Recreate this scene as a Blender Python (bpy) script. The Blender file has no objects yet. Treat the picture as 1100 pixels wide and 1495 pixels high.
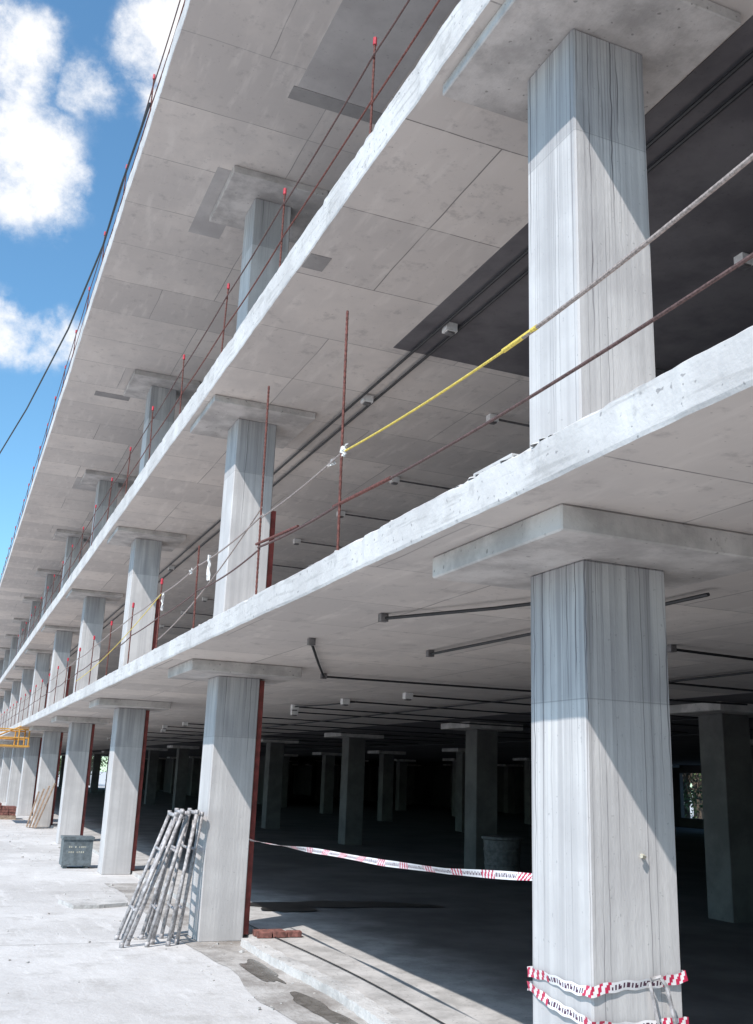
import bpy, bmesh, math, random
import numpy as np
from mathutils import Vector, Matrix
random.seed(3)
rnd=random.random
def ru(a,b): return a+(b-a)*rnd()
sc=bpy.context.scene
# ---------------- camera
F,yaw,pitch,roll=1433.33,.3951,.2661,.0370
CAM=Vector((-2.1369,0,1.755))
f=Vector((math.sin(yaw)*math.cos(pitch),math.cos(yaw)*math.cos(pitch),math.sin(pitch)))
R=Vector((math.cos(yaw),-math.sin(yaw),0));U=R.cross(f)
R2=math.cos(roll)*R+math.sin(roll)*U;U2=-math.sin(roll)*R+math.cos(roll)*U
cam=bpy.data.cameras.new('camera');co=bpy.data.objects.new('camera',cam);sc.collection.objects.link(co)
co.matrix_world=Matrix(((R2.x,U2.x,-f.x,CAM.x),(R2.y,U2.y,-f.y,CAM.y),(R2.z,U2.z,-f.z,CAM.z),(0,0,0,1)))
cam.sensor_fit='HORIZONTAL';cam.sensor_width=36;cam.lens=F/1100*36;cam.clip_end=3000;cam.clip_start=.05
sc.camera=co
# ---------------- node helper
class NT:
    def __init__(s,name):
        s.m=bpy.data.materials.new(name);s.m.use_nodes=True;s.t=s.m.node_tree;s.b=s.t.nodes['Principled BSDF']
    def n(s,typ,props=None,**ins):
        nd=s.t.nodes.new(typ)
        for k,v in (props or {}).items(): setattr(nd,k,v)
        for k,v in ins.items():
            key=int(k[1:]) if k[0]=='i' and k[1:].isdigit() else k.replace('_',' ')
            s.set(nd.inputs[key],v)
        return nd
    def set(s,inp,v):
        if hasattr(v,'is_output'): s.t.links.new(v,inp)
        else:
            if isinstance(v,tuple) and len(v)==3 and inp.type=='RGBA': v=(*v,1)
            inp.default_value=v
    def math(s,op,a,b=0,clamp=False): return s.n('ShaderNodeMath',{'operation':op,'use_clamp':clamp},i0=a,i1=b).outputs[0]
    def vmath(s,op,a,b=(0,0,0)): return s.n('ShaderNodeVectorMath',{'operation':op},i0=a,i1=b).outputs[0]
    def noise(s,vec,scale,detail=3,rough=.6): return s.n('ShaderNodeTexNoise',Vector=vec,Scale=scale,Detail=float(detail),Roughness=rough).outputs[0]
    def ramp(s,fac,lo,hi,a=0.,b=1.): return s.n('ShaderNodeMapRange',{'interpolation_type':'SMOOTHSTEP'},Value=fac,i1=lo,i2=hi,i3=a,i4=b).outputs[0]
    def mix(s,fac,a,b,mode='MIX'):
        nd=s.t.nodes.new('ShaderNodeMix');nd.data_type='RGBA';nd.blend_type=mode
        s.set(nd.inputs[0],fac);s.set(nd.inputs[6],a);s.set(nd.inputs[7],b);return nd.outputs[2]
    def obj(s,rand=False):
        o=s.n('ShaderNodeTexCoord').outputs['Object']
        if rand:
            r=s.math('MULTIPLY',s.n('ShaderNodeObjectInfo').outputs['Random'],40.)
            c=s.n('ShaderNodeCombineXYZ',X=r,Y=r,Z=0.).outputs[0]
            return s.vmath('ADD',o,c),o
        return o
    def bump(s,h,st,dist=.01):
        b=s.n('ShaderNodeBump',Strength=st,Distance=dist,Height=h);s.t.links.new(b.outputs[0],s.b.inputs['Normal'])
    def out(s,col,rough=.9,metal=0.):
        s.set(s.b.inputs['Base Color'],col);s.set(s.b.inputs['Roughness'],rough);s.b.inputs['Metallic'].default_value=metal
        return s.m
def m_column(name='column_concrete',k=1.,wet=.8,reach=1.6,density=.5):
    """formed concrete with rain runs: every run is a wandering line with its own place, length and darkness"""
    s=NT(name);v,o=s.obj(True)
    so=s.n('ShaderNodeSeparateXYZ',Vector=o);z=so.outputs[2]
    rr=s.math('MULTIPLY',s.n('ShaderNodeObjectInfo').outputs['Random'],37.)
    u=s.math('ADD',s.math('SUBTRACT',so.outputs[0],so.outputs[1]),rr)
    C=lambda *c:tuple(x*k for x in c)
    c=s.mix(s.ramp(s.noise(v,1.6,5),.3,.7),C(.48,.46,.455),C(.60,.58,.57))
    bw=s.noise(s.vmath('MULTIPLY',v,(16.,16.,.2)),1.,3)
    c=s.mix(s.ramp(bw,.38,.62,0,.45),c,C(.38,.365,.365))
    mk=s.ramp(s.noise(s.vmath('MULTIPLY',v,(5.,5.,.6)),1.,2),.38,.58)
    top=s.ramp(z,-.70,-.66,0,.5)
    top=s.math('MULTIPLY',top,s.ramp(mk,0,1,.45,1.))
    c=s.mix(top,c,C(.24,.235,.245))
    br=s.noise(s.vmath('MULTIPLY',v,(20.,20.,.25)),1.,2)
    c=s.mix(s.math('MULTIPLY',s.math('MULTIPLY',s.ramp(br,.48,.62),s.ramp(z,-2.0*reach/1.6,-.1,0,1)),.5*wet),c,C(.20,.19,.20))
    for N,wd,st in((13.,.075,1.),(27.,.10,.7),(48.,.16,.5)):
        uu=s.math('MULTIPLY',u,N)
        cell=s.math('FLOOR',uu);fr=s.math('SUBTRACT',s.math('FRACT',uu),.5)
        wn=s.n('ShaderNodeTexWhiteNoise',{'noise_dimensions':'1D'},W=s.math('ADD',cell,N));rg=s.n('ShaderNodeSeparateColor',i0=wn.outputs['Color'])
        r1,r2,r3=rg.outputs[0],rg.outputs[1],rg.outputs[2]
        zv=s.n('ShaderNodeCombineXYZ',X=s.math('MULTIPLY',cell,7.31),Y=N,Z=s.math('MULTIPLY',z,3.6)).outputs[0]
        wig=s.math('SUBTRACT',s.noise(zv,1.,2),.5)
        off=s.math('ADD',s.math('MULTIPLY',s.math('SUBTRACT',r2,.5),.45),s.math('MULTIPLY',wig,.5))
        dist=s.math('ABSOLUTE',s.math('SUBTRACT',fr,off))
        line=s.ramp(dist,wd,wd*.3,0.,1.)
        pres=s.math('LESS_THAN',r3,density)
        ln=s.math('MULTIPLY',s.math('POWER',r1,1.4),-reach*1.6)
        fade=s.ramp(s.math('SUBTRACT',z,ln),-.02,.7,0.,1.)
        patchy=s.ramp(s.math('ADD',wig,mk),.0,.7,.35,1.)
        m=s.math('MULTIPLY',s.math('MULTIPLY',line,pres),s.math('MULTIPLY',s.math('MULTIPLY',fade,patchy),st*wet))
        c=s.mix(m,c,C(.10,.09,.10))
    jn=s.math('COMPARE',z,-.68);s.t.nodes[-1].inputs[2].default_value=.003
    c=s.mix(s.math('MULTIPLY',jn,.4),c,(.15,.15,.15))
    c=s.mix(s.ramp(s.noise(v,48.,1),.72,.77,0,.4),c,(.22,.22,.22))
    s.bump(s.noise(s.vmath('MULTIPLY',v,(1.,1.,.3)),45.,2),.3,.007)
    return s.out(c)
def m_soffit():
    s=NT('soffit_concrete');v=s.obj()
    w=s.vmath('ADD',v,s.vmath('MULTIPLY',s.n('ShaderNodeTexNoise',Vector=v,Scale=1.5,Detail=1.).outputs['Color'],(.03,.03,0.)))
    w=s.vmath('ADD',w,(100.78,100.3,0.))
    br=s.n('ShaderNodeTexBrick',{'offset':.37,'offset_frequency':3},Vector=w,Color1=(.68,.615,.565),Color2=(.51,.465,.435),Mortar=(.21,.19,.18),Scale=1.,Mortar_Size=.0065,Mortar_Smooth=.3,Bias=0.,Brick_Width=2.26,Row_Height=1.16)
    c=br.outputs['Color']
    c=s.mix(s.ramp(s.noise(v,.5,6,.65),.38,.64,0,.6),c,(.44,.405,.385))
    c=s.mix(s.ramp(s.noise(s.vmath('MULTIPLY',v,(5.,1.,1.)),1.5,4),.5,.72,0,.45),c,(.70,.645,.60))
    c=s.mix(s.ramp(s.noise(v,5.,6,.72),.54,.70,0,.48),c,(.31,.28,.27))
    c=s.mix(s.ramp(s.noise(v,40.,1),.74,.78,0,.5),c,(.2,.18,.175))
    return s.out(c)
def m_plain(name,a,b,sc1=2.,fine=50.,bump=.4,rough=.9,dist=.01,pits=0):
    s=NT(name);v,_=s.obj(True)
    c=s.mix(s.ramp(s.noise(v,sc1,5,.65),.34,.66),a,b)
    dark=tuple(x*.45 for x in a)
    c=s.mix(s.ramp(s.noise(v,fine,2),.62,.78,0,.35),c,dark)
    if pits: c=s.mix(s.ramp(s.noise(v,pits,1,.4),.72,.76,0,.6),c,tuple(x*.4 for x in a))
    if bump: s.bump(s.noise(v,fine,3),bump,dist)
    return s.out(c,rough)
def m_fascia():
    s=NT('slab_edge_concrete');v=s.obj()
    c=s.mix(s.ramp(s.noise(v,1.2,5,.65),.32,.68),(.46,.44,.43),(.61,.59,.575))
    c=s.mix(s.ramp(s.noise(s.vmath('MULTIPLY',v,(1.,2.,26.)),1.,3),.53,.68,0,.55),c,(.33,.315,.305))
    c=s.mix(s.ramp(s.noise(v,32.,1,.4),.70,.74,0,.7),c,(.2,.19,.19))
    c=s.mix(s.ramp(s.noise(v,4.,5,.7),.56,.67,0,.5),c,(.34,.325,.315))
    s.bump(s.noise(v,20.,3,.6),.4,.015)
    return s.out(c)
def m_ground():
    s=NT('ground_cement');v=s.obj()
    c=s.mix(s.ramp(s.noise(v,.35,6,.65),.35,.65),(.50,.48,.465),(.62,.60,.585))
    c=s.mix(s.ramp(s.noise(v,2.,7,.72),.50,.66,0,.55),c,(.38,.36,.34))
    c=s.mix(s.ramp(s.noise(s.vmath('MULTIPLY',v,(3.2,.45,1.)),1.2,6,.72),.53,.66,0,.55),c,(.68,.66,.645))
    c=s.mix(s.ramp(s.noise(v,26.,3,.7),.62,.72,0,.35),c,(.28,.26,.25))
    y=s.n('ShaderNodeSeparateXYZ',Vector=s.vmath('ADD',v,s.vmath('MULTIPLY',s.n('ShaderNodeTexNoise',Vector=v,Scale=3.,Detail=3.).outputs['Color'],(.1,.12,0.)))).outputs[1]
    my=s.math('MODULO',s.math('ADD',y,400.),4.6);jn=s.math('COMPARE',my,2.0);s.t.nodes[-1].inputs[2].default_value=.014
    c=s.mix(s.math('MULTIPLY',jn,.5),c,(.22,.21,.20))
    s.bump(s.noise(v,6.,6,.68),.65,.03)
    return s.out(c)
def m_floor():
    s=NT('interior_floor_concrete');v=s.obj()
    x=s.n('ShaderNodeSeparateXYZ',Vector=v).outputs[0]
    sun_band=s.ramp(s.math('ADD',x,s.math('MULTIPLY',s.noise(v,.9,4),1.4)),2.5,4.0,1.,0.)  # sunlit front and shaded interior painted into the floor colour
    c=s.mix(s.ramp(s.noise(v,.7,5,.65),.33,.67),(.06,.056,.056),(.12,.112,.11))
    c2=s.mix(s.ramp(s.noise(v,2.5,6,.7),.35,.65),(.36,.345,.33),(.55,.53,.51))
    c=s.mix(sun_band,c,c2)
    c=s.mix(s.ramp(s.noise(v,30.,2),.63,.72,0,.5),c,(.09,.085,.08))
    return s.out(c,.75)
def m_flat(name,c,rough=.6,metal=0.,var=.25,scale=20.):
    s=NT(name);v,_=s.obj(True)
    k=s.mix(s.ramp(s.noise(v,scale,3),.3,.7),tuple(x*(1-var) for x in c),tuple(min(1,x*(1+var)) for x in c))
    return s.out(k,rough,metal)
M={}
M['col']=m_column('column_concrete',1.,.6,1.0,.38);M['ncol']=m_column('rain_streaked_column_concrete',1.,.85,1.9,.55);M['icol']=m_plain('shade_toned_column_concrete',(.08,.076,.076),(.125,.12,.118),1.5,20,0);M['sof']=m_soffit();M['fas']=m_fascia();M['gr']=m_ground();M['floor']=m_floor()  # icol: interior shade painted in as a darker concrete
M['pan']=m_plain('drop_panel_concrete',(.36,.335,.32),(.56,.525,.50),2.6,30,.3,pits=25)
M['dark']=m_plain('damp_pour_and_shade_concrete',(.085,.078,.085),(.14,.13,.135),1.2,30,0)  # real dark pour, and painted shade on the deep soffits
M['grey']=m_plain('grey_pour_concrete',(.38,.355,.345),(.46,.435,.42),1.5,30,0)
M['mid']=m_plain('grey_strip_concrete',(.24,.225,.22),(.31,.295,.285),1.5,30,0)
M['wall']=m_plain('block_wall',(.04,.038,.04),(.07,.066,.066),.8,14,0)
M['kerb']=m_plain('kerb_concrete',(.38,.365,.35),(.58,.56,.54),2.,25,.7,dist=.02,pits=20)
M['mud']=m_plain('damp_dirt',(.25,.225,.205),(.48,.455,.43),1.8,20,.8,dist=.02)
M['rust']=m_flat('rusty_rebar',(.15,.055,.045),.85,.2,.45,60.)
M['red']=m_flat('red_plastic_cap',(.50,.03,.05),.5)
M['redsteel']=m_flat('red_primer_steel',(.22,.045,.038),.6,0.,.3,8.)
M['rope']=m_flat('grey_rope',(.30,.25,.23),.9,0,.35,90.)
M['yrope']=m_flat('yellow_rope',(.66,.50,.10),.8,0,.25,90.)
M['drope']=m_flat('dark_rope',(.11,.065,.06),.9,0,.4,90.)
M['black']=m_flat('black_conduit',(.02,.02,.022),.5)
M['pipe']=m_flat('galvanized_conduit',(.18,.17,.17),.5,.4)
M['white']=m_flat('white_plastic',(.72,.70,.68),.6,0,.1)
M['gal']=m_flat('scaffold_steel',(.38,.36,.36),.65,.1,.4,25.)
M['drum']=m_flat('grey_drum_plastic',(.10,.095,.10),.7,0,.3,12.)
M['box']=m_flat('blue_grey_metal',(.12,.14,.15),.55,0,.3,12.)
M['paintmark']=m_flat('cream_paint',(.42,.40,.33),.8)
M['brick']=m_flat('terracotta_brick',(.20,.085,.07),.9,0,.45,18.)
M['wood']=m_flat('raw_timber',(.32,.23,.17),.85,0,.3,10.)
M['orange']=m_flat('orange_paint',(.55,.28,.05),.6,0,.2)
M['tapew']=m_flat('white_tape',(.74,.72,.73),.45,0,.05)
M['taper']=m_flat('red_tape_stripe',(.50,.03,.08),.45,0,.1)
M['tapek']=m_flat('dark_tape_print',(.08,.03,.06),.5,0,.1)
M['sheet']=m_flat('dusty_plastic_sheet',(.36,.33,.33),.6,0,.35,4.)
M['leaf']=m_flat('leaves',(.08,.12,.04),.7,0,.5,3.)
M['bark']=m_flat('bark',(.10,.075,.055),.9,0,.3,12.)
s=NT('puddle_water');v=s.obj();M['water']=s.out(s.mix(s.ramp(s.noise(v,6,4),.35,.65),(.13,.115,.10),(.22,.20,.18)),.22)
s=NT('wet_stain');v=s.obj();M['wet']=s.out(s.mix(s.ramp(s.noise(v,3,4),.3,.7),(.025,.024,.024),(.05,.048,.046)),.4)
# ---------------- mesh helpers
def link(me,name,parent=None,loc=(0,0,0)):
    o=bpy.data.objects.new(name,me);o.location=loc;sc.collection.objects.link(o)
    if parent: o.parent=parent
    return o
def empty(name):
    o=bpy.data.objects.new(name,None);o.empty_display_size=.2;sc.collection.objects.link(o);return o
class MB:
    def __init__(s): s.v=[];s.f=[];s.mi=[];s.ms=[]
    def mat(s,m):
        if m not in s.ms: s.ms.append(m)
        return s.ms.index(m)
    def add(s,vs,fs,m):
        b=len(s.v);k=s.mat(m);s.v+=[tuple(x) for x in vs]
        for q in fs: s.f.append(tuple(b+i for i in q));s.mi.append(k)
    def box(s,x0,x1,y0,y1,z0,z1,m,M4=None):
        vs=[Vector((x,y,z)) for x in(x0,x1) for y in(y0,y1) for z in(z0,z1)]
        if M4: vs=[M4@q for q in vs]
        s.add(vs,[(0,1,3,2),(4,6,7,5),(0,4,5,1),(2,3,7,6),(0,2,6,4),(1,5,7,3)],m)
    def tube(s,pts,r,m,n=7,caps=True):
        pts=[Vector(p) for p in pts];rings=[]
        for i,p in enumerate(pts):
            d=(pts[min(i+1,len(pts)-1)]-pts[max(i-1,0)]).normalized()
            a=d.cross(Vector((0,0,1)))
            if a.length<.05: a=d.cross(Vector((1,0,0)))
            a.normalize();b=d.cross(a)
            rr=r[i] if isinstance(r,(list,tuple)) else r
            rings+= [p+rr*(math.cos(6.2832*k/n)*a+math.sin(6.2832*k/n)*b) for k in range(n)]
        fs=[]
        for i in range(len(pts)-1):
            for k in range(n): fs.append((i*n+k,i*n+(k+1)%n,(i+1)*n+(k+1)%n,(i+1)*n+k))
        if caps: fs+= [tuple(range(n))[::-1],tuple((len(pts)-1)*n+k for k in range(n))]
        s.add(rings,fs,m)
    def mesh(s,name,bevel=0,smooth=False,segs=1):
        me=bpy.data.meshes.new(name);me.from_pydata(s.v,[],s.f)
        for m in s.ms: me.materials.append(M[m])
        me.polygons.foreach_set('material_index',s.mi)
        bm=bmesh.new();bm.from_mesh(me)
        if bevel: bmesh.ops.bevel(bm,geom=bm.edges[:],offset=bevel,segments=segs,affect='EDGES',profile=.6)
        bmesh.ops.recalc_face_normals(bm,faces=bm.faces);bm.to_mesh(me);bm.free()
        if smooth: me.polygons.foreach_set('use_smooth',[True]*len(me.polygons))
        return me
    def obj(s,name,parent=None,bevel=0,smooth=False,loc=(0,0,0)): return link(s.mesh(name,bevel,smooth),name,parent,loc)
# ---------------- building
X0,YA,P,PX,S=.6375,3.9733,7.2163,7.3455,.5
bld=empty('parking_garage_building')
K=range(-2,14);N=5;XB=X0+4*PX+1.4;Y0=-12.;Y1=YA+13*P+2
lv=[(0,2.845,2.969,0.),(3.17,5.997,6.083,.15),(6.40,9.092,9.194,-.896)]
tops=[3.17,6.40,9.47]
def slab(xs,z0,z1,name):
    mb=MB();ys=[];y=Y0
    while y<Y1:
        ys.append(y);y+= .06 if 0<y<14 else (.12 if y<22 else (.4 if y<50 else 3))
    ys.append(Y1)
    vs=[];wob=0;chip=0
    for y in ys:
        wob=wob*.93+ru(-.0025,.0025)
        chip=chip*.5+(ru(.004,.02) if rnd()<.08 else 0)
        vs+=[(xs+wob+ru(-.001,.001)+.006,y,z0),(xs+wob,y,z0+.018),(xs+wob+ru(-.002,.002)+chip*.3,y,z1-.012-chip),(xs+.012+wob+chip,y,z1-ru(0,.004)),(XB,y,z1),(XB,y,z0)]
    fs=[[],[]]
    for i in range(len(ys)-1):
        a=i*6;b=a+6
        for j,g in((0,1),(1,1),(2,1),(3,0),(4,0),(5,0)):
            k=(j+1)%6;fs[g].append((a+j,a+k,b+k,b+j))
    n=len(ys)*6
    mb.add(vs,fs[0]+[(0,1,2,3,4,5),(n-6,n-5,n-4,n-3,n-2,n-1)],'sof')
    kf=mb.mat('fas')
    for q in fs[1]: mb.f.append(q);mb.mi.append(kf)
    mb.obj(name,bld)
for i,((zb,zd,zs,xs),zt) in enumerate(zip(lv,tops)):
    slab(xs,zs,zt,'floor_slab_%d'%(i+1))
    h=zd-zb
    cm=[]
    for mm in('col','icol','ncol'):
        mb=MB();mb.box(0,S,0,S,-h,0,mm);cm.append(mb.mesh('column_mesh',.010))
    mb=MB();mb.box(-.4114,S+.36,-.43,S+.3577,0,zs-zd-.002,'pan');pme=mb.mesh('drop_panel_mesh',.008)
    for k in K:
        for j in range(N):
            x=X0+j*PX;y=YA+k*P
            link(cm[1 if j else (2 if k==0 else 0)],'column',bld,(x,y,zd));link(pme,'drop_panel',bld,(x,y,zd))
mb=MB()
def patch(x0,x1,y0,y1,z,m,t=.006): mb.box(x0,x1,y0,y1,z-t,z+.02,m)
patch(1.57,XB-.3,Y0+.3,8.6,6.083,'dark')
patch(8.2,XB-.3,8.61,Y1-.4,6.083,'dark')  # painted shade: dark sheet over the deep interior soffit
patch(7.0,XB-.3,Y0+.3,Y1-.4,2.969,'dark')  # interior shade painted on as a dark sheet here too
patch(.48,1.50,4.0,9.02,9.194,'grey');patch(.44,1.62,9.03,9.25,9.194,'mid')
patch(2.0,6.,5.,14.,9.194,'grey');patch(.05,.5,10.9,12.6,9.194,'grey',.004)
patch(.17,.36,7.2,7.45,6.083,'mid')
patch(-.3,.4,19.5,19.75,9.194,'mid');patch(.1,.9,26,27.2,9.194,'grey')
mb.obj('soffit_pour_and_shade_patches',bld)
mb=MB()
XW=XB-.25
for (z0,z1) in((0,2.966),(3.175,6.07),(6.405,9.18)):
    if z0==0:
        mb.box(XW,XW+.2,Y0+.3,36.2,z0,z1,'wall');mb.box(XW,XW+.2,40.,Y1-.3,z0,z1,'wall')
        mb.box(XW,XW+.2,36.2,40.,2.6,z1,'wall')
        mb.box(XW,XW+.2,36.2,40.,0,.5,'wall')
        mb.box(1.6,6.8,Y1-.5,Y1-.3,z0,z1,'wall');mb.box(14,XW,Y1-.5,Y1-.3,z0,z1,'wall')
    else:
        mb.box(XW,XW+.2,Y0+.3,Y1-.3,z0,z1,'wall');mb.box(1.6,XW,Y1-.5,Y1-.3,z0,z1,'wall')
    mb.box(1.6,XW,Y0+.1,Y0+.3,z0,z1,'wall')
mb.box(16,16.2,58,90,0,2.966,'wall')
mb.obj('added_rear_and_end_walls',bld)  # walls added to block light and keep the deep interior dark
mb=MB()
for k in range(1,10):
    y=YA+k*P
    mb.box(X0+S+.004,X0+S+.075,y+.06,y+.20,0.06,2.83,'redsteel')
    if k in(1,2,4,5): mb.box(X0+S+.004,X0+S+.08,y+.06,y+.2,3.18,4.9,'redsteel')
mb.obj('steel_channels',bld,.004)
mb=MB()
z2=6.035
def lamp(x,y,z): 
    mb.box(x-.06,x+.06,y-.05,y+.05,z-.04,z+.045,'white');mb.box(x-.04,x+.04,y-.035,y+.035,z-.06,z-.04,'pipe')
for xx in(1.75,1.93):
    mb.tube([(xx,-6,z2),(xx+ru(-.01,.01),20,z2),(xx,40,z2),(xx,70,z2)],.015,'black')
for y in(7.85,9.95,14.3,21): lamp(1.84,y,6.03)
for y in(3.6,5.6,7.7,9.8,12.7,14.9,17.2,19.5,22,24.5,27,30):
    lamp(3.43,y,6.03);mb.tube([(3.43,y,z2),(7.9,y+ru(-.1,.1),z2)],.014,'pipe')
z1=2.93
def run(a,b,r=.013): 
    mb.tube([(a[0],a[1],z1),((a[0]+b[0])/2,(a[1]+b[1])/2,z1-.012),(b[0],b[1],z1)],r,'black')
    mb.box(a[0]-.03,a[0]+.03,a[1]-.03,a[1]+.03,z1-.025,z1+.035,'pipe')
run((.77,6.76),(1.62,4.9));run((2.0,8.46),(2.06,4.7));run((.776,8.4),(1.94,11.24));run((1.94,11.24),(7.9,10.6))
run((3.5,6.8),(7.9,7.1));run((3.36,16.6),(3.74,14.6))
for y in(9.0,12.9,14.65,16.6,18.,20.3,22.5,24.8,27,29.5,32,36,40):
    x=3.4+ru(-.5,.5);run((x,y),(12,y+ru(-.15,.15)));lamp(x,y,2.92)
for x in(5.2,9.4,12.5): run((x,5.),(x,45))
mb.obj('ceiling_conduits',bld)
mb=MB()
for _ in range(26):
    y=ru(3.2,4.4) if rnd()<.7 else ru(4.6,10);x=ru(.02,.06);a=ru(.012,.035);h=ru(.004,.014)
    T=Matrix.Translation((x,y,3.165))@Matrix.Rotation(ru(0,3),4,'Z')
    vs=[T@Vector((math.cos(t)*a*ru(.8,1.1),math.sin(t)*a*1.6*ru(.8,1.1),0)) for t in np.linspace(0,6.28,9)[:-1]]
    vs2=[T@Vector((math.cos(t)*a*.6*ru(.8,1.1),math.sin(t)*a*ru(.8,1.1),h)) for t in np.linspace(0,6.28,9)[:-1]]
    mb.add(vs+vs2,[(i,(i+1)%8,8+(i+1)%8,8+i) for i in range(8)]+[tuple(range(8,16))],'fas')
mb.box(.05,.13,3.05,3.50,3.172,3.195,'fas');mb.box(.02,.06,3.62,3.98,3.172,3.19,'fas')
mb.obj('edge_mortar_lumps',bld)
# ---------------- ground and floors
mb=MB();mb.add([(-400,-400,0),(400,-400,0),(400,900,0),(-400,900,0)],[(0,1,2,3)],'gr');mb.obj('ground')
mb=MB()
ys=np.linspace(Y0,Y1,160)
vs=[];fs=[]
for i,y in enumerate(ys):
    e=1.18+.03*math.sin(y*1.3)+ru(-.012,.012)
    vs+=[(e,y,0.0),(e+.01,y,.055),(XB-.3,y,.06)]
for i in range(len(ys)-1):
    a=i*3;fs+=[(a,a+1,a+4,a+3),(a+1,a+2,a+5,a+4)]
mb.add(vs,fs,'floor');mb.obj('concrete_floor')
mb=MB();vs=[];fs=[]
ys=np.linspace(1.0,10.9,80)
for y in ys:
    e=1.04+.03*math.sin(y*1.7)+ru(-.01,.01);w=.16+ru(-.01,.01)
    vs+=[(e,y,0),(e+.012,y,.075+ru(-.004,.004)),(e+w,y,.08+ru(-.004,.004)),(e+w+.01,y,0)]
for i in range(len(ys)-1):
    a=i*4;fs+=[(a+j,a+j+1,a+j+5,a+j+4) for j in range(3)]
fs+=[(0,1,2,3),(len(vs)-4,len(vs)-3,len(vs)-2,len(vs)-1)]
mb.add(vs,fs,'kerb');mb.obj('kerb')
def blob(name,cx,cy,rx,ry,z,m,n=64,amp=.25,ang=0,seed=0):
    r=random.Random(seed);ph=[r.uniform(0,6.28) for _ in range(9)];vs=[]
    for i in range(n):
        t=6.2832*i/n;q=1+sum(amp/(j*.7+1)*math.sin((j+2)*t+ph[j]) for j in range(9))*.7
        x=math.cos(t)*rx*q;y=math.sin(t)*ry*q
        vs.append((cx+x*math.cos(ang)-y*math.sin(ang),cy+x*math.sin(ang)+y*math.cos(ang),z))
    mb=MB();mb.add(vs,[tuple(range(n))],m);return mb.obj(name)
mb=MB();vs=[];ys=np.linspace(-2,17,90)
for y in ys: vs+=[(.52+.05*math.sin(y*2.1)+ru(-.02,.02),y,.004),(1.17,y,.004)]
mb.add(vs,[(2*i,2*i+1,2*i+3,2*i+2) for i in range(len(ys)-1)],'mud');mb.obj('dirt_strip')
blob('water_puddle',.83,9.5,.11,.6,.008,'water',seed=1)
blob('water_puddle',.84,7.9,.11,.6,.008,'water',seed=5)
blob('water_puddle',.80,6.6,.10,.4,.008,'water',seed=6)
blob('wet_stain',3.2,13.6,1.2,.38,.066,'wet',ang=-.15,seed=3)
blob('wet_stain',2.3,13.2,.35,.28,.069,'wet',seed=9)
mb=MB();T=Matrix.Translation((.0,14.4,.02))@Matrix.Rotation(.25,4,'Z')
o8=[(-.42,-.30),(-.1,-.36),(.34,-.27),(.42,.05),(.30,.34),(-.08,.30),(-.38,.36)]
vs=[T@Vector((x,y,z)) for z in(-.02,.028) for x,y in o8]
mb.add(vs,[tuple(range(7,14))]+[(i,(i+1)%7,7+(i+1)%7,7+i) for i in range(7)],'kerb');mb.obj('concrete_offcut')
mb=MB();mb.tube([(1.45+.05*math.sin(y*.9),y,.068) for y in np.linspace(4.5,12.5,30)],.006,'black',5);mb.obj('floor_cable')
mb=MB()
for _ in range(260):
    q=rnd()
    if q<.45: x,y=ru(.3,1.1),ru(5,17)
    elif q<.8: x,y=ru(-.4,.7),ru(20,34)
    else: x,y=ru(-3,.6),ru(8,30)
    a=ru(.004,.012)*(2.2 if rnd()<.08 else 1)
    T=Matrix.Translation((x,y,a*.5))@Matrix.Rotation(ru(0,6),4,'Z')@Matrix.Rotation(ru(-.5,.5),4,'X')
    mb.box(-a,a*ru(.6,1),-a*ru(.5,1),a,-a*.5,a*ru(.3,.7),random.choice(['kerb','kerb','mud']),T)
mb.obj('rubble')
mb=MB()
for i in range(3):
    for j in range(2 if i<2 else 1):
        T=Matrix.Translation((1.32+.17*i,11.02+.12*j,.09))@Matrix.Rotation(ru(-.15,.15),4,'Z')
        mb.box(-.08,.08,-.05,.05,-.03,.03,'brick',T)
mb.obj('brick_pile',None,.004)
# ---------------- guard rails
def sagline(p,q,s,n=10):
    p=Vector(p);q=Vector(q);return [p.lerp(q,i/n)-Vector((0,0,s*4*(i/n)*(1-i/n))) for i in range(n+1)]
def post(mb,x,y,z0,h,lean=0,lx=0,cap=True):
    n=max(4,int(h/.02)) if y<13 else 6
    pts=[(x+lx*i/n,y+lean*i/n,z0+h*i/n) for i in range(n+1)]
    mb.tube(pts,[.0085+(.0018 if i%2 else 0) for i in range(n+1)],'rust',6)
    if cap:
        t=Vector(pts[-1]);mb.tube([t+Vector((0,0,-.05)),t+Vector((0,0,.015)),t+Vector((0,0,.022))],[.017,.016,.008],'red',8)
g=empty('safety_railing');mb=MB()
P1=[(-1.,1.0,0,0,1),(1.2,.95,0,0,1),(5.88,1.77,.03,0,0),(7.76,1.93,.12,.02,0),(10.04,.92,.05,0,0),(12.02,.88,.03,0,1)]+[(12.02+2.05*i,.88,ru(-.04,.06),0,1) for i in range(1,20)]
for y,h,l,lx,c in P1:
    post(mb,.05,y,3.16,h,l,lx,bool(c));mb.tube([(.05,y,3.165),(.05,y,3.19)],.022,'fas',6)
mb.obj('posts',g)
mb=MB()
mb.tube(sagline((.05,1.2,3.86),(.05,3.57,3.74),.03),.010,'rope')
mb.tube(sagline((.05,3.57,3.74),(.05,5.88,3.87),.02),.007,'yrope')
mb.tube([(.05,3.45,3.742),(.05,3.75,3.746)],.012,'yrope');mb.tube(sagline((.05,5.88,3.87),(.06,7.8,3.86),.02),.007,'rope')
mb.tube(sagline((.05,1.2,3.47),(.05,5.2,3.47),.045,16),.008,'drope')
mb.tube([(.05,5.05,3.465),(.05,6.0,3.52)],.012,'rust');mb.tube(sagline((.05,5.9,3.51),(.05,7.8,3.60),.02),.010,'drope')
mb.tube([(.05,6.75,3.55),(.05,7.86,3.64)],.012,'rust')
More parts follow.
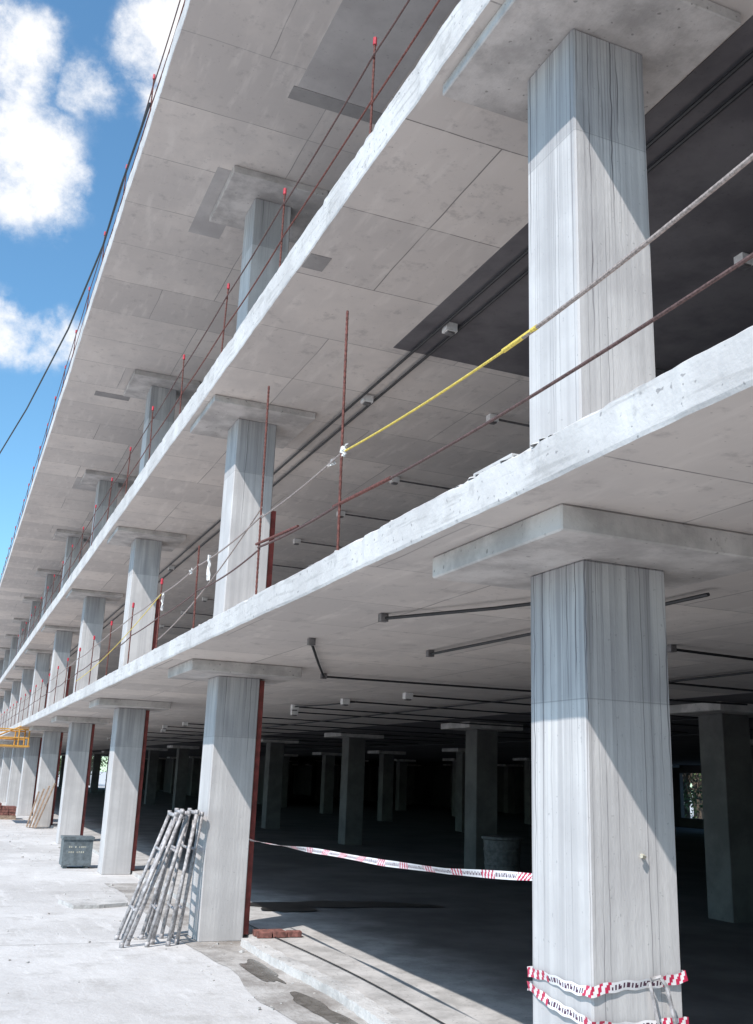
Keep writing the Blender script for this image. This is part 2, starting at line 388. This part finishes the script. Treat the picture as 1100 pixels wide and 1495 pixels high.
ys=[p[0] for p in P1 if p[0]>7.5]
for a,b in zip(ys,ys[1:]):
    for z,m in((3.87,'rope'),(3.58,'drope')): mb.tube(sagline((.055,a,z),(.055,b,z+ru(-.02,.02)),ru(.01,.04)),.008,m,5)
mb.tube(sagline((.06,7.8,3.95),(.06,12.0,3.30),.1),.007,'rope',5)
mb.tube(sagline((.04,12,3.85),(.04,20.2,3.4),.1),.006,'yrope',5)
mb.obj('ropes',g)
def rag(mb,x,y,z,w,h,m='white'):
    n=5;vs=[];
    for i in range(n+1):
        for j in range(n+1): vs.append((x+ru(-.02,.02),y+(i/n-.5)*w*(1-.5*j/n)+ru(-.01,.01),z-(j/n)*h+ru(-.015,.015)))
    mb.add(vs,[(i*(n+1)+j,(i+1)*(n+1)+j,(i+1)*(n+1)+j+1,i*(n+1)+j+1) for i in range(n) for j in range(n)],m)
mb=MB();rag(mb,.05,5.85,3.90,.10,.06);rag(mb,.06,6.12,3.88,.16,.03);rag(mb,.05,9.55,3.87,.06,.25);rag(mb,.05,11.9,3.85,.05,.2);rag(mb,.05,10.4,3.88,.14,.05);mb.obj('tied_rags',g)
for (xx,zt,y0,dy,cnt,zz,nm) in((.21,6.39,6.03-2.25*3,2.25,22,(7.22,6.80),'a'),(-.84,9.46,13.1-2.05*6,2.05,24,(10.2,9.85),'b')):
    g=empty('safety_railing');mb=MB();yy=[y0+dy*i for i in range(cnt)]
    for y in yy: post(mb,xx,y,zt,1.0 if nm=='a' else .85,ru(-.06,.06),ru(-.02,.02))
    mb.obj('posts',g);mb=MB()
    for a,b in zip(yy,yy[1:]):
        for z in zz: mb.tube(sagline((xx,a,z),(xx,b,z+ru(-.03,.03)),ru(.01,.05)),.008,'drope' if z==zz[0] else 'rust',5)
    mb.obj('ropes',g)
mb=MB();mb.tube([(-.86,11.0,9.9),(-.89,13.1,9.95),(-.92,14.5,9.72),(-1.1,17.5,9.53),(-1.5,21.6,9.3),(-1.89,24.1,8.95),(-2.58,29.8,7.9),(-3.6,38,5.4),(-5,46,0)],.016,'black',6);mb.obj('hanging_cable')
# ---------------- barrier tapes
def tape(mb,pts,wid,tw):
    n=len(pts);L=[0]
    pts=[Vector(p) for p in pts]
    for i in range(1,n): L.append(L[-1]+(pts[i]-pts[i-1]).length)
    rows=[]
    for i,p in enumerate(pts):
        d=(pts[min(i+1,n-1)]-pts[max(i-1,0)]).normalized();side=d.cross(Vector((0,0,1))).normalized()
        u=(Vector((0,0,1))*math.cos(tw[i])+side*math.sin(tw[i]))*wid/2
        rows.append([p+u*k for k in(1,.5,.1,-.5,-1)])
    for i in range(n-1):
        ph=(L[i]%.46)/.46;c=int(L[i]/.009)
        for j in range(4):
            if ph<.38: m='taper' if int((L[i]+j*.006)/.022)%2==0 else 'tapew'
            else: m='tapek' if(j in(1,2) and (c%5 in((0,3) if j==1 else (0,1,3)) or (c%11==4 and j==1))) else 'tapew'
            a,b=rows[i],rows[i+1];mb.add([a[j],a[j+1],b[j+1],b[j]],[(0,1,2,3)],m)
def resample(pts,step):
    pts=[Vector(p) for p in pts];o=[]
    for a,b in zip(pts,pts[1:]):
        n=max(1,int((b-a).length/step));o+=[a.lerp(b,i/n) for i in range(n)]
    o.append(pts[-1]);return o
mb=MB();p=resample([(1.15,11.45,1.05),(1.12,10.2,1.07),(1.08,8.5,1.12),(1.02,7.2,1.15),(.95,6,1.20),(.85,4.49,1.30)],.009)
tape(mb,p,.046,[1.0*math.sin(i*.013)+.6*math.sin(i*.0047+1) for i in range(len(p))]);mb.obj('barrier_tape')
mb=MB();e=.014
def wrap(z,ph):
    q=resample([(X0-e,YA+S+e,z[0]),(X0-e,YA-e,z[1]),(X0+S+e,YA-e,z[2]),(X0+S+e,YA+S+e,z[3]),(X0-e,YA+S+e,z[0])],.009)
    return [v+Vector((0,0,.006*math.sin(i*.11+ph)+.003*math.sin(i*.5))) for i,v in enumerate(q)]
for z,ph in(((.875,.885,.93,.90),0),((.81,.745,.73,.77),2)):
    q=wrap(z,ph);tape(mb,q,.044,[.3*math.sin(i*.09+ph) for i in range(len(q))])
mb.obj('barrier_tape')
mb=MB()
mb.tube([(.93,YA-.04,.93),(.97,YA-.05,.94),(1.0,YA-.06,.90),(1.06,YA-.08,.6),(1.1,YA-.1,.2),(1.13,YA-.12,0)],.010,'gal')
mb.tube([(.92,YA-.04,.92),(.95,YA-.07,.70)],.008,'gal');mb.obj('bent_steel_rod')
mb=MB();mb.tube([(.93,YA+.01,1.455),(.93,YA-.02,1.452),(.905,YA-.03,1.455)],[.012,.010,.009],'paintmark');mb.obj('formwork_tie')
# ---------------- scaffold frames
def scaffold(fx,tx,y0,w,skew,h=1.42):
    mb=MB()
    A=Vector((fx,y0,.02));B=Vector((fx+.03,y0+w,.02));C=Vector((tx,y0+skew,h));D=Vector((tx+.03,y0+w+skew,h))
    mb.tube([A,C],.021,'gal',8);mb.tube([B,D],.021,'gal',8);mb.tube([C,D],.021,'gal',8)
    for t in(.25,.72): mb.tube([A.lerp(C,t),B.lerp(D,t)],.015,'gal',6)
    for q in(A,B): mb.tube([q+Vector((0,0,-.02)),q+Vector((0,0,.03))],.026,'gal',8)
    for q in(C,D): mb.tube([q+Vector((0,0,-.01)),q+Vector((0,0,.035))],.024,'gal',8)
    mb.obj('scaffold_frame',None,0,True)
scaffold(-.20,.27,11.0,.50,.10,1.30);scaffold(-.12,.33,11.12,.45,-.05,1.33);scaffold(.06,.41,11.0,.50,.12,1.32)
scaffold(.14,.38,11.15,.45,-.02,1.28);scaffold(.28,.50,11.02,.5,.10,1.33);scaffold(.40,.56,11.14,.42,.0,1.31)
mb=MB();mb.box(0,.52,0,.42,.05,.52,'box');mb.box(-.02,.54,-.02,.44,.50,.55,'box')
for x in(.04,.42):
    mb.box(x,x+.06,.03,.39,0,.05,'box')
for r,zz in enumerate((.36,.27)):
    for c in range(9):
        if rnd()<.85: mb.box(.10+c*.036,.10+c*.036+ru(.014,.024),-.003,.002,zz,zz+ru(.025,.035),'paintmark')
mb.obj('utility_box',None,0,False,(.08,19.5,0))
mb=MB();pts=[];rs=[]
for i,(z,r) in enumerate([(0,.30),(.04,.32),(.2,.335),(.22,.345),(.25,.345),(.27,.335),(.45,.35),(.47,.36),(.5,.36),(.52,.35),(.66,.36),(.68,.40),(.72,.40),(.73,.37),(.735,.02)]): pts.append((7.95,17.3,.06+z));rs.append(r)
mb.tube(pts,rs,'drum',24);mb.obj('ribbed_drum',None,0,False)
mb=MB()
for i in range(4):
    T=Matrix.Translation((.42+.07*i,32.3-.15*i,0.02))@Matrix.Rotation(.22+.03*i,4,'Y')
    mb.box(-.02,.02,0,.16,0,1.05+.1*i,'wood',T)
mb.obj('wooden_boards')
mb=MB()
for sx in(0,1):
    ox=-1.75+sx*1.15;rows=6-2*sx
    for a in range(3): mb.box(ox,ox+1.0,37+.42*a,37.1+.42*a,0,.1,'wood')
    mb.box(ox,ox+1.0,37,37.94,.1,.13,'wood')
    for r in range(rows):
        for c in range(4):
            if sx and r==rows-1 and c>1: continue
            mb.box(ox+.02+c*.243+ru(-.012,.012),ox+.25+c*.243,37+ru(0,.03),37.93,.135+r*.098,.225+r*.098,'brick')
n=10;vs=[]
for i in range(n+1):
    for j in range(n+1):
        u=i/n;q=j/n;z=.74 if q>.35 else .74-(.35-q)*1.3
        vs.append((-1.8+1.15*u+ru(-.02,.02),36.93+max(0,q-.35)*1.5+ru(-.02,.02),z+ru(-.02,.03)))
mb.add(vs,[(i*(n+1)+j,(i+1)*(n+1)+j,(i+1)*(n+1)+j+1,i*(n+1)+j+1) for i in range(n) for j in range(n)],'sheet')
mb.obj('brick_pallet')
mb=MB()
mb.box(-1.4,0.3,33.5,35.5,2.35,2.40,'orange')
for x in(-1.36,-.7,-.05,.25):
    for y in(33.55,35.45): mb.tube([(x,y,2.35),(x,y,2.96 if x>.1 else 2.9)],.025,'orange')
for z in(2.62,2.88):
    for y in(33.55,35.45): mb.tube([(-1.36,y,z),(.25,y,z)],.022,'orange')
    mb.tube([(-1.36,33.55,z),(-1.36,35.45,z)],.022,'orange')
for y in(33.7,35.3): mb.tube([(-1.3,y,2.37),(.02,y,3.0)],.02,'orange')
mb.obj('loading_platform')
# ---------------- trees
def tree_mesh(seed,h=7.5):
    r=random.Random(seed);mb=MB()
    mb.tube([(0,0,0),(.05,.02,h*.2),(0,.1,h*.42),(.1,.05,h*.7)],[.2,.16,.12,.05],'bark',8)
    cs=[]
    for i in range(13):
        a=r.uniform(0,6.28);d=r.uniform(.8,2.4);z=h*r.uniform(.2,.95);e=Vector((math.cos(a)*d,math.sin(a)*d,z))
        mb.tube([(0,.05,h*r.uniform(.15,.45)),e*.55+Vector((0,0,z*.4)),e],[.07,.045,.015],'bark',5);cs.append((e,r.uniform(.6,1.2)))
    for c,rad in cs:
        for _ in range(200):
            p=c+Vector((r.gauss(0,.5),r.gauss(0,.5),r.gauss(0,.4)))*rad
            u=Vector((r.uniform(-1,1),r.uniform(-1,1),r.uniform(-1,1))).normalized();w=u.cross(Vector((r.uniform(-1,1),.3,r.uniform(-1,1)))).normalized()
            s=r.uniform(.07,.15);mb.add([p-u*s,p+w*s*.6,p+u*s,p-w*s*.6],[(0,1,2,3)],'leaf')
    return mb.mesh('tree_mesh')
tm=[tree_mesh(1),tree_mesh(2)]
for i,(x,y) in enumerate([(38,44),(41,50),(36,42),(37,46.5),(44,54),(48,58),(9,112),(13,116),(16,110),(5,118),(11,124),(21,118)]):
    o=link(tm[i%2],'tree',None,(x,y,-.6));o.rotation_euler=(0,0,i*1.3);o.scale=(1,1,.8+.07*(i%4))
# ---------------- sky and sun
w=bpy.data.worlds.new('World');sc.world=w;w.use_nodes=True
class WN(NT):
    def __init__(s): s.t=w.node_tree
s=WN();bg=s.t.nodes['Background']
sd=Vector((1,.7,-1.42)).normalized()
sk=s.n('ShaderNodeTexSky',{'sky_type':'NISHITA','sun_disc':False,'sun_elevation':math.asin(-sd.z),'sun_rotation':math.atan2(-sd.x,-sd.y),'air_density':1.0,'dust_density':.3,'ozone_density':2.0})
dirv=s.n('ShaderNodeTexCoord').outputs['Generated']
col=s.mix(1.,sk.outputs[0],(1.12,1.6,1.68),'MULTIPLY')
wv=s.vmath('ADD',dirv,s.vmath('MULTIPLY',s.vmath('SUBTRACT',s.n('ShaderNodeTexNoise',Vector=dirv,Scale=10.,Detail=6.).outputs['Color'],(.5,.5,.5)),(.11,.11,.11)))
m=None
for c,rad,k in[((-.023,.80,.605),.055,1.),((-.012,.836,.548),.07,1.),((.004,.852,.522),.065,1.),((.03,.848,.53),.04,.9),((-.03,.865,.50),.06,1.),((.095,.768,.634),.055,.95),((.10,.80,.60),.04,.9),((.035,.92,.385),.035,.9),((.0,.918,.395),.045,1.),((.06,.918,.39),.03,.8),((.037,.798,.601),.035,.7)]:
    dd=s.n('ShaderNodeVectorMath',{'operation':'DISTANCE'},i0=wv,i1=c).outputs['Value']
    q=s.ramp(dd,rad*1.3,0.,0.,k)
    m=q if m is None else s.math('MAXIMUM',m,q)
n1=s.noise(dirv,22.,8,.68);big=s.ramp(s.noise(dirv,3.2,4),.56,.75,0.,.7)
m=s.math('MAXIMUM',m,s.math('MULTIPLY',big,s.ramp(s.math('ABSOLUTE',s.n('ShaderNodeSeparateXYZ',Vector=s.vmath('SUBTRACT',dirv,(.03,.8,.5))).outputs[0]),.15,.4,0.,1.)))
fac=s.ramp(s.math('ADD',s.math('MULTIPLY',m,.8),s.math('MULTIPLY',n1,1.6)),.80,1.62)
fac=s.math('MULTIPLY',fac,s.ramp(m,0.0,.45))
s.set(bg.inputs[0],s.mix(fac,col,(8.6,8.6,8.7)));bg.inputs[1].default_value=.13
l=bpy.data.lights.new('sun','SUN');l.energy=5.;l.angle=.009;l.color=(1,.955,.915);lo=bpy.data.objects.new('sun',l);sc.collection.objects.link(lo)
lo.rotation_euler=sd.to_track_quat('-Z','Y').to_euler()
sc.view_settings.view_transform='Standard';sc.view_settings.look='None';sc.view_settings.exposure=0
